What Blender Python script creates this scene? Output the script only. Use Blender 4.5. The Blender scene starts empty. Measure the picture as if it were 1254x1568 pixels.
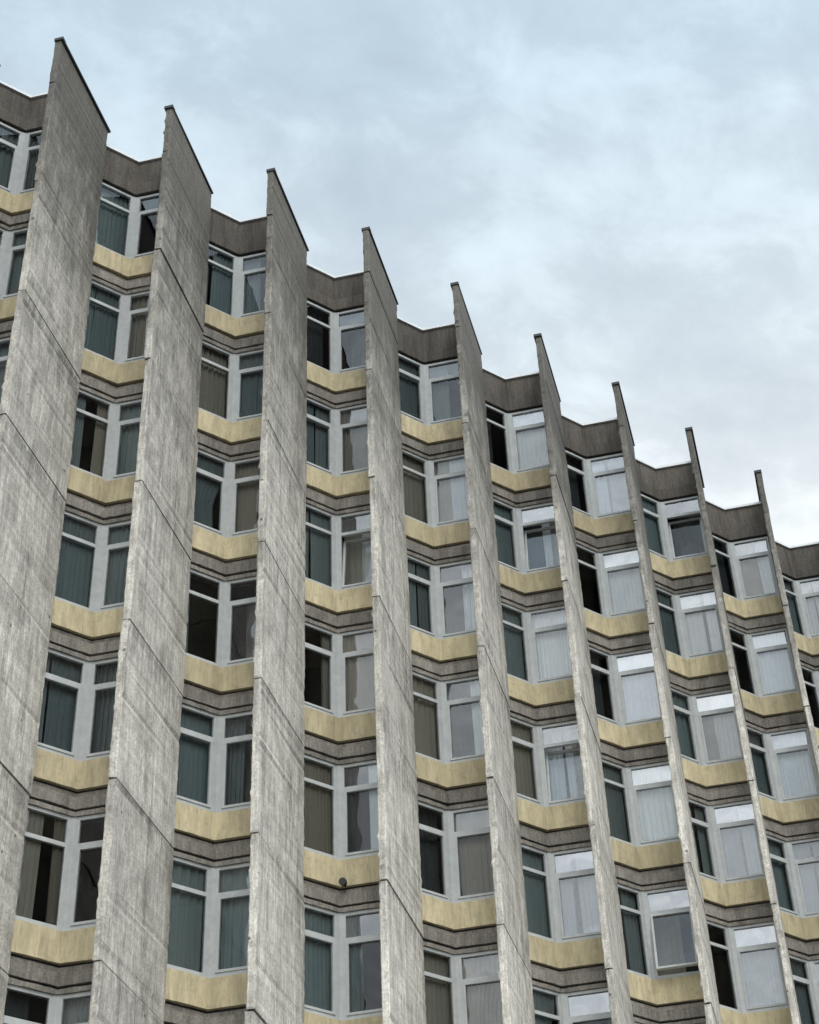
import bpy, math, random
from mathutils import Vector, Matrix
random.seed(7)
S=bpy.context.scene
D=24.0; W=.1221*D; FL=.136*D; CZ=1.6
NROW=9; B0,B1=-4,12
# ---------------- camera from vanishing points ----------------
P=Vector((627,784)); V=Vector((485,-2500)); H=Vector((4680,2900))
f=math.sqrt(-((V-P).dot(H-P)))
zc=Vector((V.x-P.x,V.y-P.y,f)).normalized()
xc=Vector((H.x-P.x,H.y-P.y,f)).normalized()
yc=zc.cross(xc)
right=Vector((xc.x,yc.x,zc.x)); down=Vector((xc.y,yc.y,zc.y)); fwd=Vector((xc.z,yc.z,zc.z))
M=Matrix((( right.x,-down.x,-fwd.x,0),(right.y,-down.y,-fwd.y,0),(right.z,-down.z,-fwd.z,CZ),(0,0,0,1)))
cam=bpy.data.cameras.new("camera"); co=bpy.data.objects.new("camera",cam); S.collection.objects.link(co)
co.matrix_world=M; cam.lens=f/1568*36; cam.sensor_width=36; cam.clip_end=5000; S.camera=co
S.view_settings.view_transform='Standard'; S.view_settings.look='None'; S.view_settings.exposure=0

# ---------------- material helpers ----------------
def newmat(name):
    m=bpy.data.materials.new(name); m.use_nodes=True; nt=m.node_tree
    for n in list(nt.nodes): nt.nodes.remove(n)
    return m,nt
def N(nt,t,**k):
    n=nt.nodes.new(t)
    for a,b in k.items():
        if a in('inputs',):
            for kk,vv in b.items(): n.inputs[kk].default_value=vv
        else: setattr(n,a,b)
    return n
def noise(nt,vec,scale,detail=4,rough=.55):
    n=N(nt,'ShaderNodeTexNoise',inputs={'Scale':scale,'Detail':detail,'Roughness':rough}); nt.links.new(vec,n.inputs['Vector']); return n.outputs['Fac']
def mapping(nt,vec,sc):
    n=N(nt,'ShaderNodeMapping'); n.inputs['Scale'].default_value=sc; nt.links.new(vec,n.inputs['Vector']); return n.outputs[0]
def ramp(nt,fac,stops):
    n=N(nt,'ShaderNodeValToRGB'); e=n.color_ramp.elements
    while len(e)<len(stops): e.new(.5)
    for i,(p,c) in enumerate(stops):
        e[i].position=p; e[i].color=(c if isinstance(c,tuple) else (c,c,c))+((1,) if (not isinstance(c,tuple) or len(c)==3) else ())
    nt.links.new(fac,n.inputs[0]); return n.outputs[0]
def mix(nt,fac,a,b,mode='MIX'):
    n=N(nt,'ShaderNodeMix',data_type='RGBA',blend_type=mode)
    for sock,v in ((n.inputs[0],fac),(n.inputs[6],a),(n.inputs[7],b)):
        if hasattr(v,'links') or hasattr(v,'is_linked'): nt.links.new(v,sock)
        else: sock.default_value=v if not isinstance(v,tuple) else (v+(1,) if len(v)==3 else v)
    return n.outputs[2]
def math_(nt,op,a,b=0,clamp=False):
    n=N(nt,'ShaderNodeMath',operation=op,use_clamp=clamp)
    for i,v in enumerate((a,b)):
        if hasattr(v,'is_linked'): nt.links.new(v,n.inputs[i])
        else: n.inputs[i].default_value=v
    return n.outputs[0]
def principled(nt,col,rough,bump=None,bs=.3,bd=.01,spec=.3,metal=0):
    p=N(nt,'ShaderNodeBsdfPrincipled'); o=N(nt,'ShaderNodeOutputMaterial')
    if hasattr(col,'is_linked'): nt.links.new(col,p.inputs['Base Color'])
    else: p.inputs['Base Color'].default_value=col+(1,)
    p.inputs['Roughness'].default_value=rough; p.inputs['Specular IOR Level'].default_value=spec; p.inputs['Metallic'].default_value=metal
    if bump is not None:
        b=N(nt,'ShaderNodeBump',inputs={'Strength':bs,'Distance':bd}); nt.links.new(bump,b.inputs['Height']); nt.links.new(b.outputs[0],p.inputs['Normal'])
    nt.links.new(p.outputs[0],o.inputs[0]); return p

def concrete(name,base,dark,zgrad=None,bs=.5):
    m,nt=newmat(name)
    tc=N(nt,'ShaderNodeTexCoord').outputs['Object']; geo=N(nt,'ShaderNodeNewGeometry')
    st=noise(nt,mapping(nt,tc,(4,4,.3)),1,4,.65)         # long drips
    st2=noise(nt,mapping(nt,tc,(22,22,1.2)),1,2,.6)      # board striations
    bl2=noise(nt,mapping(nt,tc,(1,1,.6)),1.7,5,.72)
    gr=noise(nt,tc,24,2,.75)
    c=mix(nt,ramp(nt,st,[(.34,1.0),(.54,0.0)]),base,tuple(x*.66 for x in base))
    if zgrad:
        lit=noise(nt,mapping(nt,tc,(7,7,1.7)),1,4,.75)   # pale lime bloom
        c=mix(nt,ramp(nt,lit,[(.48,0.0),(.62,.8)]),c,tuple(min(.8,x*1.28) for x in base))
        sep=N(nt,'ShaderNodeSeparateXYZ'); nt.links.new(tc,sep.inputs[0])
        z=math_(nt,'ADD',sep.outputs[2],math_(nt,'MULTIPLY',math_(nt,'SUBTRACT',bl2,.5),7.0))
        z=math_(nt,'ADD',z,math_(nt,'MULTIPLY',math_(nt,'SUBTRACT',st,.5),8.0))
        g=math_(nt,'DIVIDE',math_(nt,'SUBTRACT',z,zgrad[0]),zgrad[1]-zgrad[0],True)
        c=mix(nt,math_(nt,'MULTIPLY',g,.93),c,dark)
        # run-off grime below every panel joint
        fr=math_(nt,'FRACT',math_(nt,'ADD',math_(nt,'DIVIDE',math_(nt,'SUBTRACT',CZ+1.339*D+.05,sep.outputs[2]),FL),10.0))
        jm=math_(nt,'MULTIPLY',ramp(nt,fr,[(0.0,.65),(.10,.28),(.38,0.0)]),ramp(nt,lit,[(.36,1.0),(.6,0.15)]))
        c=mix(nt,jm,c,tuple(x*1.25 for x in dark))
    c=mix(nt,ramp(nt,bl2,[(.46,0.0),(.70,.5)]),c,dark)
    c=mix(nt,1.0,c,ramp(nt,st2,[(.3,.82),(.7,1.15)]),'MULTIPLY')
    c=mix(nt,1.0,c,ramp(nt,gr,[(.3,.76),(.7,1.24)]),'MULTIPLY')
    c=mix(nt,1.0,c,ramp(nt,geo.outputs['Random Per Island'],[(0,.84),(1,1.1)]),'MULTIPLY')
    if zgrad:
        vo=N(nt,'ShaderNodeTexVoronoi',inputs={'Scale':1.7}); nt.links.new(tc,vo.inputs['Vector'])
        c=mix(nt,ramp(nt,vo.outputs['Distance'],[(.05,.7),(.065,0.0)]),c,(.05,.048,.045))
    h=math_(nt,'ADD',math_(nt,'MULTIPLY',st2,.8),math_(nt,'MULTIPLY',gr,.6))
    h=math_(nt,'ADD',h,bl2)
    principled(nt,c,.93,h,bs,.014,.15); return m
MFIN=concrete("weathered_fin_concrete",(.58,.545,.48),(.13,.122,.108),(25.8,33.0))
MFAS=concrete("fascia_concrete",(.14,.124,.107),(.075,.067,.058))
MBAND=concrete("band_concrete",(.29,.265,.23),(.11,.10,.087))
# yellow render
m,nt=newmat("yellow_spandrel_paint"); tc=N(nt,'ShaderNodeTexCoord').outputs['Object']; geo=N(nt,'ShaderNodeNewGeometry')
c=mix(nt,ramp(nt,noise(nt,mapping(nt,tc,(5,5,1.0)),1,4,.7),[(.38,0.0),(.68,.9)]),(.70,.60,.385),(.45,.385,.25))
c=mix(nt,1.0,c,ramp(nt,geo.outputs['Random Per Island'],[(0,.80),(1,1.04)]),'MULTIPLY')
c=mix(nt,ramp(nt,noise(nt,tc,5,5,.75),[(.53,0.0),(.72,.55)]),c,(.29,.245,.17))
c=mix(nt,ramp(nt,noise(nt,mapping(nt,tc,(16,16,1.5)),1,3,.7),[(.55,0.0),(.7,.4)]),c,(.22,.19,.14))
principled(nt,c,.85,noise(nt,tc,25,3),.35,.012,.2); MYEL=m
m,nt=newmat("window_frame_paint"); tc=N(nt,'ShaderNodeTexCoord').outputs['Object']
c=mix(nt,noise(nt,tc,5,4,.7),(.36,.38,.375),(.66,.675,.66)); principled(nt,c,.45,spec=.4); MFR=m
m,nt=newmat("near_black"); principled(nt,(.03,.03,.032),.7); MDARK=m  # near-black colour, stands in for shade in the gaps between bands
m,nt=newmat("roof_flashing_white"); tc=N(nt,'ShaderNodeTexCoord').outputs['Object']
principled(nt,mix(nt,noise(nt,tc,3,3),(.85,.87,.88),(.66,.68,.69)),.5); MFLW=m  # pale trim, its bright reflection partly put into the colour
m,nt=newmat("fin_cap_metal"); principled(nt,(.05,.05,.052),.6); MCAP=m
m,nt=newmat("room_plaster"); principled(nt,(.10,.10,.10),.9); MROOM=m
# glass
m,nt=newmat("window_glass"); o=N(nt,'ShaderNodeOutputMaterial'); at=N(nt,'ShaderNodeAttribute',attribute_name='col')
tr=N(nt,'ShaderNodeBsdfTransparent'); tr.inputs[0].default_value=(.85,.88,.88,1)
gl=N(nt,'ShaderNodeBsdfGlossy',inputs={'Roughness':.015}); gl.inputs[0].default_value=(.95,.97,1,1)
tc=N(nt,'ShaderNodeTexCoord').outputs['Object']
bp=N(nt,'ShaderNodeBump',inputs={'Strength':.25,'Distance':.04}); nt.links.new(noise(nt,tc,1.5,1),bp.inputs['Height']); nt.links.new(bp.outputs[0],gl.inputs['Normal'])
fr=N(nt,'ShaderNodeFresnel',inputs={'IOR':1.45})
fac=math_(nt,'ADD',fr.outputs[0],at.outputs['Fac'],True)
ms=N(nt,'ShaderNodeMixShader'); nt.links.new(fac,ms.inputs[0]); nt.links.new(tr.outputs[0],ms.inputs[1]); nt.links.new(gl.outputs[0],ms.inputs[2]); nt.links.new(ms.outputs[0],o.inputs[0]); MGL=m
# curtains
m,nt=newmat("curtain_cloth"); o=N(nt,'ShaderNodeOutputMaterial'); at=N(nt,'ShaderNodeAttribute',attribute_name='col')
df=N(nt,'ShaderNodeBsdfDiffuse'); nt.links.new(at.outputs['Color'],df.inputs[0]); nt.links.new(df.outputs[0],o.inputs[0]); MCU=m
m,nt=newmat("asphalt"); tc=N(nt,'ShaderNodeTexCoord').outputs['Object']
principled(nt,mix(nt,noise(nt,tc,2,6,.7),(.04,.04,.042),(.07,.07,.068)),.9); MASP=m
m,nt=newmat("paving_concrete"); tc=N(nt,'ShaderNodeTexCoord').outputs['Object']
br=N(nt,'ShaderNodeTexBrick',inputs={'Scale':1.6}); nt.links.new(tc,br.inputs[0]); br.inputs['Color1'].default_value=(.26,.25,.24,1); br.inputs['Color2'].default_value=(.21,.205,.2,1); br.inputs['Mortar'].default_value=(.1,.1,.1,1)
principled(nt,br.outputs[0],.9); MPAV=m

# ---------------- mesh builder ----------------
class MB:
    def __init__(s): s.v=[];s.f=[];s.c=[]
    def poly(s,pts,fs,col=0):
        b=len(s.v); s.v+=[tuple(p) for p in pts]
        for q in fs: s.f.append(tuple(b+i for i in q)); s.c.append(col)
    def prism(s,loop,z0,z1,col=0):
        n=len(loop); pts=[(x,y,z0) for x,y in loop]+[(x,y,z1) for x,y in loop]
        fs=[tuple(range(n-1,-1,-1)),tuple(range(n,2*n))]+[(i,(i+1)%n,n+(i+1)%n,n+i) for i in range(n)]
        s.poly(pts,fs,col)
    def make(s,name,mat,parent,attr=False):
        me=bpy.data.meshes.new(name); me.from_pydata(s.v,[],s.f); me.materials.append(mat)
        if attr:
            a=me.color_attributes.new('col','FLOAT_COLOR','CORNER'); d=[]
            for q,c in zip(s.f,s.c):
                cc=c if isinstance(c,tuple) else (c,c,c)
                for _ in q: d+=[cc[0],cc[1],cc[2],1.0]
            a.data.foreach_set('color',d)
        me.validate(); me.update()
        ob=bpy.data.objects.new(name,me); S.collection.objects.link(ob); ob.parent=parent; return ob
bld=bpy.data.objects.new("concrete_apartment_building",None); S.collection.objects.link(bld)

v2=lambda x,y:Vector((x,y))
Vp=v2(.566*D,1.0*D); aL=math.radians(-5.6); aR=math.radians(-54)
dL=v2(math.cos(aL),math.sin(aL)); dR=v2(math.cos(aR),math.sin(aR))
nL=v2(dL.y,-dL.x); nR=v2(dR.y,-dR.x)     # outward (towards -Y)
Lf=v2(.4338*D,.93*D); Rf=v2(.527*D,.995*D); t=.15
dF=(Rf-Lf).normalized(); bF=v2(-dF.y,dF.x); Lb=Lf+bF*t
q=Lb+v2(W,0)-Vp; den=dR.x*dF.y-dR.y*dF.x; LR=(q.x*dF.y-q.y*dF.x)/den
sM=(Vp+dR*LR-(Lb+v2(W,0))).dot(dF)
LL=.0445*D/math.cos(aL)
P0=Vp-dL*LL; P2=Vp+dR*(LR+.06)
def off(o):
    mi=(nL+nR)/(1+nL.dot(nR)); return P0+nL*o, Vp+mi*o, P2+nR*o
Mf=Lb+dF*(sM+.2); Kf=v2(Mf.x+.02,1.014*D); Jf=v2(.5258*D,1.014*D)
def finloop(e=0,ch=.018):
    L=Lf+dF*e+bF*e; R=Rf-dF*e+bF*e
    return [L+dF*ch,R-dF*ch,R+bF*ch,Jf+v2(-e,0),Kf,Mf,Lb+dF*(ch+e)-bF*e,Lb+dF*e-bF*(ch+e),L+bF*ch]
zt=lambda k:CZ+1.255*D-FL*k
ZFIN=CZ+1.403*D; ZROOF=CZ+1.393*D; WH=2.13
ZB=4.6; RISE=.11
FLEN=(Rf-Lf).length
fins,caps,core=MB(),MB(),MB()
joints=[CZ+1.339*D-FL*j for j in range(0,12)]
joints=[z for z in joints if z>ZB+.6]
def rise(p): return RISE*max(0,min(1.05,(p-Lf).dot(dF)/FLEN))
for i in range(B0,B1+1):
    dx=W*i; jj=random.uniform(-.05,.05); levels=[ZFIN]+[j+jj for j in joints]+[ZB]
    for a,b in zip(levels[:-1],levels[1:]):
        z1=a-(.014 if a!=ZFIN else 0); z0=b+.014
        ox=random.uniform(-.018,.018); oy=random.uniform(-.018,.018)
        loop=finloop(); n=len(loop); ns=max(2,int((z1-z0)/.1)); pts=[];fs=[]
        for s in range(ns+1):
            z=z0+(z1-z0)*s/ns
            for j,p in enumerate(loop):
                jx=jy=0
                if j in(0,1,2,6,7,8):
                    a_=.009 if random.random()>.08 else .032
                    jx=random.uniform(-a_,a_)*.8;jy=random.uniform(0,a_)
                zz=z+rise(p)
                if s in(0,ns): zz+=random.uniform(-.008,.008)
                pts.append((p.x+dx+ox+jx,p.y+oy+jy,zz))
        fs.append(tuple(range(n-1,-1,-1))); fs.append(tuple(range(ns*n,ns*n+n)))
        for s in range(ns):
            for j in range(n): fs.append((s*n+j,s*n+(j+1)%n,(s+1)*n+(j+1)%n,(s+1)*n+j))
        fins.poly(pts,fs)
    core.prism([(p.x+dx,p.y) for p in finloop(.045)],ZB,ZFIN-.1)
    e=-.03; L=Lf+dF*e+bF*e; R=Rf-dF*e+bF*e; R2=R+bF*(t+.06); L2=L+bF*(t+.06)
    pts=[(q.x+dx,q.y,ZFIN+.008+h+(RISE if q in(R,R2) else 0)) for h in(0,.045) for q in(L,R,R2,L2)]
    caps.poly(pts,[(3,2,1,0),(4,5,6,7),(0,1,5,4),(1,2,6,5),(2,3,7,6),(3,0,4,7)])
    h0=[L+bF*.0,L+dF*.16,L+dF*.16+bF*(t+.06),L2]
    caps.prism([(q.x+dx,q.y) for q in h0],ZFIN+.055,ZFIN+.09)
fins.make("fin_panels",MFIN,bld); core.make("fin_cores",MDARK,bld); caps.make("fin_caps",MCAP,bld)

yel,band,fas,fla,frm,gls,cur,rm,dk=[MB() for _ in range(9)]
def strip(mb,dx,z0,z1,o,back=-.25,rag=0):
    a,b,c=off(o); A,B,C=off(back)
    if not rag: mb.prism([(p.x+dx,p.y) for p in (a,b,c,C,B,A)],z0,z1); return
    fr=[]
    for p,q in((a,b),(b,c)):
        for j in range(9): fr.append(p.lerp(q,j/9))
    fr.append(c); m=len(fr); pts=[]
    for z in(z0,z1):
        for p in fr:
            r=random.uniform(-rag,rag); pts.append((p.x+dx,p.y+r,z+random.uniform(-rag,rag)*.8))
    for z in(z0,z1):
        for p in(C,B,A): pts.append((p.x+dx,p.y,z))
    K=2*m; fs=[(j,j+1,m+j+1,m+j) for j in range(m-1)]
    lowl=list(range(m))+[K,K+1,K+2]; upl=list(range(m,2*m))+[K+3,K+4,K+5]
    fs+= [tuple(reversed(lowl)),tuple(upl),(m-1,K,K+3,2*m-1),(K,K+1,K+4,K+3),(K+1,K+2,K+5,K+4),(K+2,0,m,K+5)]
    mb.poly(pts,fs)
def sbox(mb,O,d,n,s0,s1,z0,z1,o0,o1,col=0,tilt=0,hz=None):
    pts=[]
    for z in(z0,z1):
        for s,o in((s0,o1),(s1,o1),(s1,o0),(s0,o0)):
            zz=z;oo=o
            if tilt:
                oo=o*math.cos(tilt)-(z-hz)*math.sin(tilt); zz=hz+(z-hz)*math.cos(tilt)+o*math.sin(tilt)
            p=O+d*s+n*oo; pts.append((p.x,p.y,zz))
    mb.poly(pts,[(3,2,1,0),(4,5,6,7),(0,1,5,4),(1,2,6,5),(2,3,7,6),(3,0,4,7)],col)
def pane(O,d,n,s0,s1,z0,z1,o,refl,tilt=0,hz=0):
    pts=[]
    for s,z in((s0,z0),(s1,z0),(s1,z1),(s0,z1)):
        oo=o;zz=z
        if tilt: oo=o-(z-hz)*math.sin(tilt); zz=hz+(z-hz)*math.cos(tilt)
        p=O+d*s+n*oo; pts.append((p.x,p.y,zz))
    gls.poly(pts,[(0,1,2,3)],refl)
def curtain(O,d,n,s0,s1,z0,z1,col,folds=9.,amp=.035,o=-.2,tie=0,g0=.55):
    m=max(8,int((s1-s0)*folds*6)); ph=random.random()*6; k2=random.uniform(.5,.9); sh=random.uniform(-.03,.03)
    nz=12 if tie else 1; pts=[]
    for r in range(nz+1):
        v=r/nz; z=z0+(z1-z0)*v; kk=1.2+(k2-1.2)*v
        for j in range(m+1):
            u=j/m
            if tie:
                g=math.exp(-((v-.38)/.27)**2)*g0 if v>.38 else g0*(1-.5*(.38-v))
                u=u*(1-g) if tie<0 else g+u*(1-g)
            s=s0+(s1-s0)*u
            w=math.sin((s0+(s1-s0)*j/m)*folds*6.28+ph+1.3*math.sin(s*7+ph))*amp*(.6+.4*math.sin(s*5+ph*2))
            p=O+d*(s+w*.5*kk+sh*(1-v))+n*(o+w*kk); pts.append((p.x,p.y,z))
    cur.poly(pts,[(r*(m+1)+j,r*(m+1)+j+1,(r+1)*(m+1)+j+1,(r+1)*(m+1)+j) for r in range(nz) for j in range(m)],col)
COL={'t':(.27,.32,.315),'b':(.41,.37,.30),'w':(.84,.86,.87)}
def jit(c,a=.3):
    r=1+random.uniform(-a,a*.5); k=random.uniform(-.03,.03); return (min(.95,c[0]*r*(1+k)),min(.95,c[1]*r),min(.95,c[2]*r*(1-k)))
def window(O,d,n,s0,s1,z0,z1,code,side,i,k):
    F=.065
    tz=z1-.56
    sbox(frm,O,d,n,s0,s0+F,z0,z1,-.08,.0); sbox(frm,O,d,n,s1-F,s1,z0,z1,-.08,.0)
    sbox(frm,O,d,n,s0+F,s1-F,z0,z0+F,-.08,-.002); sbox(frm,O,d,n,s0+F,s1-F,z1-F,z1,-.08,-.002)
    sbox(frm,O,d,n,s0+F,s1-F,tz-.04,tz+.04,-.08,-.004)
    br=.0
    if side=='R' and i>=4: br=.17
    elif side=='R' and i>=2: br=.08
    rt=br*random.uniform(.4,1.6)+random.choice([0,.01,.03,.06])
    pane(O,d,n,s0+F,s1-F,tz+.04,z1-F,-.045,rt)
    opened=(i,k,side) in OPEN
    # (5,4) is top-hung and pushed outward, the others tilt inward
    tilt=math.radians(-11 if (i,k)==(5,4) else 8) if opened else 0; hz=(tz-.044) if (i,k)==(5,4) else z0+F
    if (i,k)==(5,4): tilt=-tilt
    a,b=s0+F,s1-F; g=.05
    if side=='R' or random.random()<.35:
        q0,q1=(-.06,.018)
        A=a+.004;Bb=b-.004;Z0=z0+F+.004;Z1=tz-.044
        sbox(frm,O,d,n,A,A+g,Z0,Z1,q0,q1,0,tilt,hz); sbox(frm,O,d,n,Bb-g,Bb,Z0,Z1,q0,q1,0,tilt,hz)
        sbox(frm,O,d,n,A+g,Bb-g,Z0,Z0+g,q0,q1-.002,0,tilt,hz); sbox(frm,O,d,n,A+g,Bb-g,Z1-g,Z1,q0,q1-.002,0,tilt,hz)
        a2,b2,c2,d2=A+g,Bb-g,Z0+g,Z1-g
        sbox(dk,O,d,n,A+.015,A+.035,(Z0+Z1)/2-.06,(Z0+Z1)/2+.06,-.1,-.062,0,tilt,hz)
    else: a2,b2,c2,d2=a,b,z0+F,tz-.04
    rl={'s':.12,'w':.05 if i>=4 else .02,'h':.05 if i>=3 else .01}.get(code,random.choice([0,.01,.02,.05]))
    if side=='L': rl=min(rl,.035)
    pane(O,d,n,a2,b2,c2,d2,-.03,rl,tilt,hz)
    c0,c1=s0+.01,s1-.01; Z0=z0-.1; Z1=z1+.1; oo=-.46 if opened else random.uniform(-.2,-.13)
    w=c1-c0
    if (i,k,side)==(4,5,'L'):
        curtain(O,d,n,c0,c1,Z0,Z1,COL['t'],folds=9,o=oo,tie=-1); return
    if code=='d' and random.random()<.5:   # deep cloth, the dim light put into its dark colour
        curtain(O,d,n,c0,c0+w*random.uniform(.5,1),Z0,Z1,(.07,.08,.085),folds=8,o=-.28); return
    if code in('t','b','w','s'):
        cc=COL.get(code,(.56,.60,.64)); r=random.random()
        if r<.4:
            gp=random.uniform(.03,.18)*w; m=c0+w*random.uniform(.3,.6)
            curtain(O,d,n,c0,m,Z0,Z1,jit(cc),o=oo); curtain(O,d,n,m+gp,c1,Z0,Z1,jit(cc),o=oo)
        elif r<.48: curtain(O,d,n,c0,c1,Z0,Z1,jit(cc),folds=9,o=oo,tie=random.choice((-1,1)),g0=random.uniform(.15,.35))
        else: curtain(O,d,n,c0,c1,Z0,Z1,jit(cc),folds=random.uniform(6,12),o=oo)
    elif code=='h':
        m=c0+w*random.uniform(.35,.6)
        curtain(O,d,n,c0,m,Z0,Z1,jit(random.choice([COL['b'],(.1,.1,.1)])),o=oo-.03)
        curtain(O,d,n,m-.02,c1,Z0,Z1,jit(COL['w']),o=oo)
    elif code=='p':
        m=c0+w*random.uniform(.25,.5); curtain(O,d,n,c0,m,Z0,Z1,jit(COL[random.choice('tbt')]),folds=14,o=oo)
        if random.random()<.6: curtain(O,d,n,c1-w*.25,c1,Z0,Z1,jit(COL['b']),folds=14,o=oo)
T={-1:["tp","bt","wt","tt","tt","tt"],
 0:["td","th","pt","tt","tt","bd"],1:["tp","bt","tb","pd","tt","tt"],2:["dd","tb","th","pb","bh","tp"],
 3:["tp","bh","th","bh","db","bb"],4:["dw","th","tw","bw","ts","tt"],5:["ds","pw","ds","tw","tb","dw"],
 6:["td","tw","th","ts","ds","tw"],7:["dh","dw","tw","ts","tw","tw"],8:["tw","ds","tw","tw","ds","tw"]}
OPEN={(4,3,'R'),(4,1,'R'),(5,4,'R'),(6,0,'R'),(2,2,'R'),(7,4,'R')}
for i in range(B0,B1):
    dx=W*i; O=Vp+v2(dx,0)
    for k in range(NROW):
        wb=zt(k); wt=wb+WH
        code=T[i][k] if i in T and k<6 else random.choice("ttbdp")+random.choice("twhdbs" if i>3 else "ttbdph")
        strip(frm,dx,wb-.03,wb,.03,-.12)
        strip(yel,dx,wb-.60,wb-.035,.055+random.uniform(-.006,.006),rag=.006)
        strip(dk,dx,wb-.645,wb-.595,-.03)  # near-black strip paints in the shadow line under the yellow panel
        strip(band,dx,wb-.76,wb-.653,.0+random.uniform(-.005,.005))
        strip(band,dx,wb-.995,wb-.768,.06+random.uniform(-.008,.008),rag=.009)
        strip(dk,dx,wb-1.03,wb-.985,-.01)
        strip(band,dx,wb-(FL-WH)+.003,wb-1.038,.035,rag=.006)
        z0,z1=wb,wt
        window(O-dL*LL,dL,nL,.02,LL-.05,z0,z1,code[0],'L',i,k)
        window(O,dR,nR,.05,LR+.02,z0,z1,code[1],'R',i,k)
        a,b,c=off(.012); A,B,C=off(-.1)
        lo=[Vp+(b-Vp)-dL*.05,b,Vp+(b-Vp)+dR*.05,Vp+(B-Vp)+dR*.05,B,Vp+(B-Vp)-dL*.05]
        frm.prism([(p.x+dx,p.y) for p in lo],z0+.003,z1-.003)
        A,B,C=off(-.12)
        lp=[A,B,C,v2(C.x+.12,1.0145*D),v2(P0.x+W,1.0145*D),v2(P0.x+W,31),v2(P0.x,31),v2(P0.x,A.y)]
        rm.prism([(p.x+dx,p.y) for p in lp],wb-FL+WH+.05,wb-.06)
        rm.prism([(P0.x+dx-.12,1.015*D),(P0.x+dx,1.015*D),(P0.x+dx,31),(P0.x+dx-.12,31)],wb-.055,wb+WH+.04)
    zt0=zt(0)+WH
    strip(dk,dx,zt0+.003,zt0+.05,-.02)
    strip(fas,dx,zt0+.058,zt0+.42,.05,rag=.006); strip(fas,dx,zt0+.428,ZROOF,.03)
    strip(fla,dx,ZROOF+.003,ZROOF+.075,.08,-.35)
    A,B,C=off(-.12)
    lp=[A,B,C,v2(C.x+.12,1.0145*D),v2(P0.x+W,1.0145*D),v2(P0.x+W,38),v2(P0.x,38),v2(P0.x,A.y)]
    rm.prism([(p.x+dx,p.y) for p in lp],zt0+.06,ZROOF-.3)
x0=P0.x+W*B0; x1=P0.x+W*B1
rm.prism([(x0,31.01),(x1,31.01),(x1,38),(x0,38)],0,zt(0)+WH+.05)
yel.make("yellow_spandrels",MYEL,bld); band.make("floor_bands",MBAND,bld); fas.make("roof_fascia",MFAS,bld)
fla.make("parapet_flashing",MFLW,bld); frm.make("window_frames",MFR,bld); gls.make("window_panes",MGL,bld,True)
cur.make("curtains",MCU,bld,True); rm.make("floors_and_rooms",MROOM,bld); dk.make("shadow_gaps",MDARK,bld)
e=MB(); e.prism([(x0-.4,23.6),(x0-.01,23.6),(x0-.01,38.2),(x0-.4,38.2)],0,ZROOF-.1)
e.prism([(x1+.2,23.6),(x1+.6,23.6),(x1+.6,38.2),(x1+.2,38.2)],0,ZROOF-.1)
e.prism([(x0,21.9),(x1+.2,21.9),(x1+.2,25.5),(x0,25.5)],3.9,ZB-.01)
for j in range(0,B1-B0+1,2):
    xx=x0+.3+j*W; e.prism([(xx,22.3),(xx+.5,22.3),(xx+.5,22.9),(xx,22.9)],.14,3.89)
e.make("end_walls_and_base",MBAND,bld)
g=MB()
for j in range(0,2*(B1-B0)):
    xx=x0+j*W/2; g.prism([(xx,25.0),(xx+.08,25.0),(xx+.08,25.1),(xx,25.1)],.14,3.89)
g.make("lobby_mullions",MFR,bld)
g=MB(); g.poly([(x0,25.05,.14),(x1,25.05,.14),(x1,25.05,3.89),(x0,25.05,3.89)],[(0,1,2,3)],.1); g.make("lobby_glass",MGL,bld,True)
vt=MB()
def tube(c,axis,r,l,seg=14):
    ax=Vector(axis).normalized(); u=ax.cross(Vector((0,0,1))).normalized(); w=ax.cross(u); pts=[]
    for s in(0,l):
        for j in range(seg):
            a=j*6.28318/seg; pts.append(Vector(c)+ax*s+u*math.cos(a)*r+w*math.sin(a)*r)
    vt.poly(pts,[tuple(range(seg)),tuple(range(2*seg-1,seg-1,-1))]+[(j,(j+1)%seg,seg+(j+1)%seg,seg+j) for j in range(seg)])
q=Vp+v2(2*W,0)+dR*.12; vz=zt(4)-.55; tube((q.x,q.y,vz),(nR.x,nR.y,-.15),.05,.2); tube((q.x+nR.x*.17,q.y+nR.y*.17,vz-.03),(nR.x,nR.y,-.15),.075,.06)
vt.make("vent_stub",MCAP,bld)

def sheet(name,x0,y0,x1,y1,z,mat):
    m=MB(); m.poly([(x0,y0,z),(x1,y0,z),(x1,y1,z),(x0,y1,z)],[(0,1,2,3)]); return m.make(name,mat,None)
sheet("ground",-1500,-1500,1500,1500,0,MASP)
pv=MB(); pv.prism([(-60,8),(90,8),(90,40),(-60,40)],.004,.13); pv.make("pavement",MPAV,None)

# ---------------- sky / sun ----------------
az=v2(-.35,-.94).normalized(); el=math.radians(55)
sd=Vector((az.x*math.cos(el),az.y*math.cos(el),math.sin(el)))
sl=bpy.data.lights.new("sun",'SUN'); sl.energy=1.5; sl.angle=math.radians(24); sl.color=(1,.96,.91)
so=bpy.data.objects.new("sun",sl); S.collection.objects.link(so); so.rotation_euler=sd.to_track_quat('Z','Y').to_euler(); so.location=(0,0,60)
w=bpy.data.worlds.new("World"); S.world=w; w.use_nodes=True; nt=w.node_tree
for n in list(nt.nodes): nt.nodes.remove(n)
out=N(nt,'ShaderNodeOutputWorld'); sky=N(nt,'ShaderNodeTexSky',sky_type='NISHITA',sun_disc=False,sun_elevation=el,sun_rotation=math.atan2(sd.x,sd.y))
bg1=N(nt,'ShaderNodeBackground'); bg1.inputs[1].default_value=.14; nt.links.new(sky.outputs[0],bg1.inputs[0])
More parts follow.
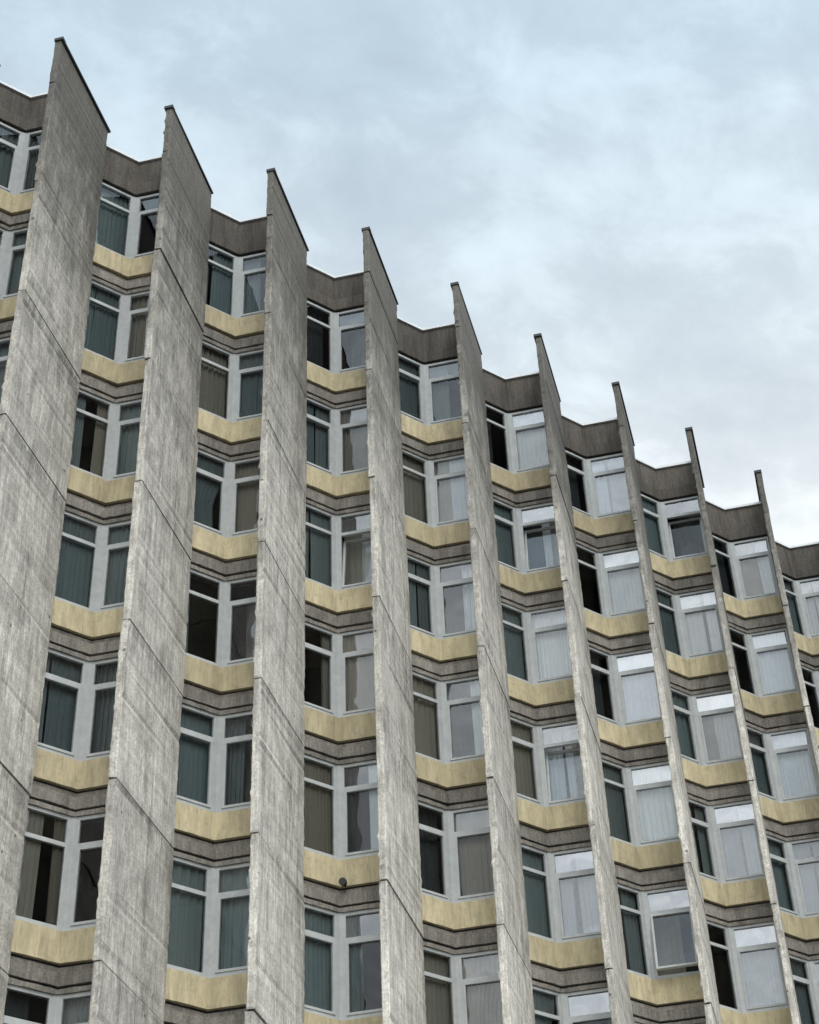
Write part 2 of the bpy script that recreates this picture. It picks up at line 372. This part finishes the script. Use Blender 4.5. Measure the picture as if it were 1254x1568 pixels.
tc=N(nt,'ShaderNodeTexCoord').outputs['Generated']
sep=N(nt,'ShaderNodeSeparateXYZ'); nt.links.new(tc,sep.inputs[0])
zz=math_(nt,'ADD',math_(nt,'MAXIMUM',sep.outputs[2],0.0),.12)
cb=N(nt,'ShaderNodeCombineXYZ'); nt.links.new(math_(nt,'DIVIDE',sep.outputs[0],zz),cb.inputs[0]); nt.links.new(math_(nt,'DIVIDE',sep.outputs[1],zz),cb.inputs[1])
cv=cb.outputs[0]
n1=N(nt,'ShaderNodeTexNoise',inputs={'Scale':3.6,'Detail':4,'Roughness':.5,'Distortion':.5}); nt.links.new(cv,n1.inputs['Vector'])
mp=N(nt,'ShaderNodeMapping'); mp.inputs['Location'].default_value=(3.1,1.7,0); mp.inputs['Rotation'].default_value=(0,0,.6); mp.inputs['Scale'].default_value=(1.2,1.5,1); nt.links.new(cv,mp.inputs['Vector'])
n2=N(nt,'ShaderNodeTexNoise',inputs={'Scale':9.5,'Detail':5,'Roughness':.6,'Distortion':.25}); nt.links.new(mp.outputs[0],n2.inputs['Vector'])
cl=math_(nt,'ADD',math_(nt,'MULTIPLY',n1.outputs['Fac'],.5),math_(nt,'MULTIPLY',n2.outputs['Fac'],.5))
elev=ramp(nt,sep.outputs[2],[(.0,(.82,.86,.88)),(.60,(.84,.885,.905)),(.70,(.66,.745,.80)),(.80,(.50,.61,.69)),(1.0,(.45,.55,.63))])
cm=ramp(nt,cl,[(.38,.96),(.5,1.0),(.63,1.18)])
c=mix(nt,1.0,elev,cm,'MULTIPLY')
bg2=N(nt,'ShaderNodeBackground'); nt.links.new(c,bg2.inputs[0])
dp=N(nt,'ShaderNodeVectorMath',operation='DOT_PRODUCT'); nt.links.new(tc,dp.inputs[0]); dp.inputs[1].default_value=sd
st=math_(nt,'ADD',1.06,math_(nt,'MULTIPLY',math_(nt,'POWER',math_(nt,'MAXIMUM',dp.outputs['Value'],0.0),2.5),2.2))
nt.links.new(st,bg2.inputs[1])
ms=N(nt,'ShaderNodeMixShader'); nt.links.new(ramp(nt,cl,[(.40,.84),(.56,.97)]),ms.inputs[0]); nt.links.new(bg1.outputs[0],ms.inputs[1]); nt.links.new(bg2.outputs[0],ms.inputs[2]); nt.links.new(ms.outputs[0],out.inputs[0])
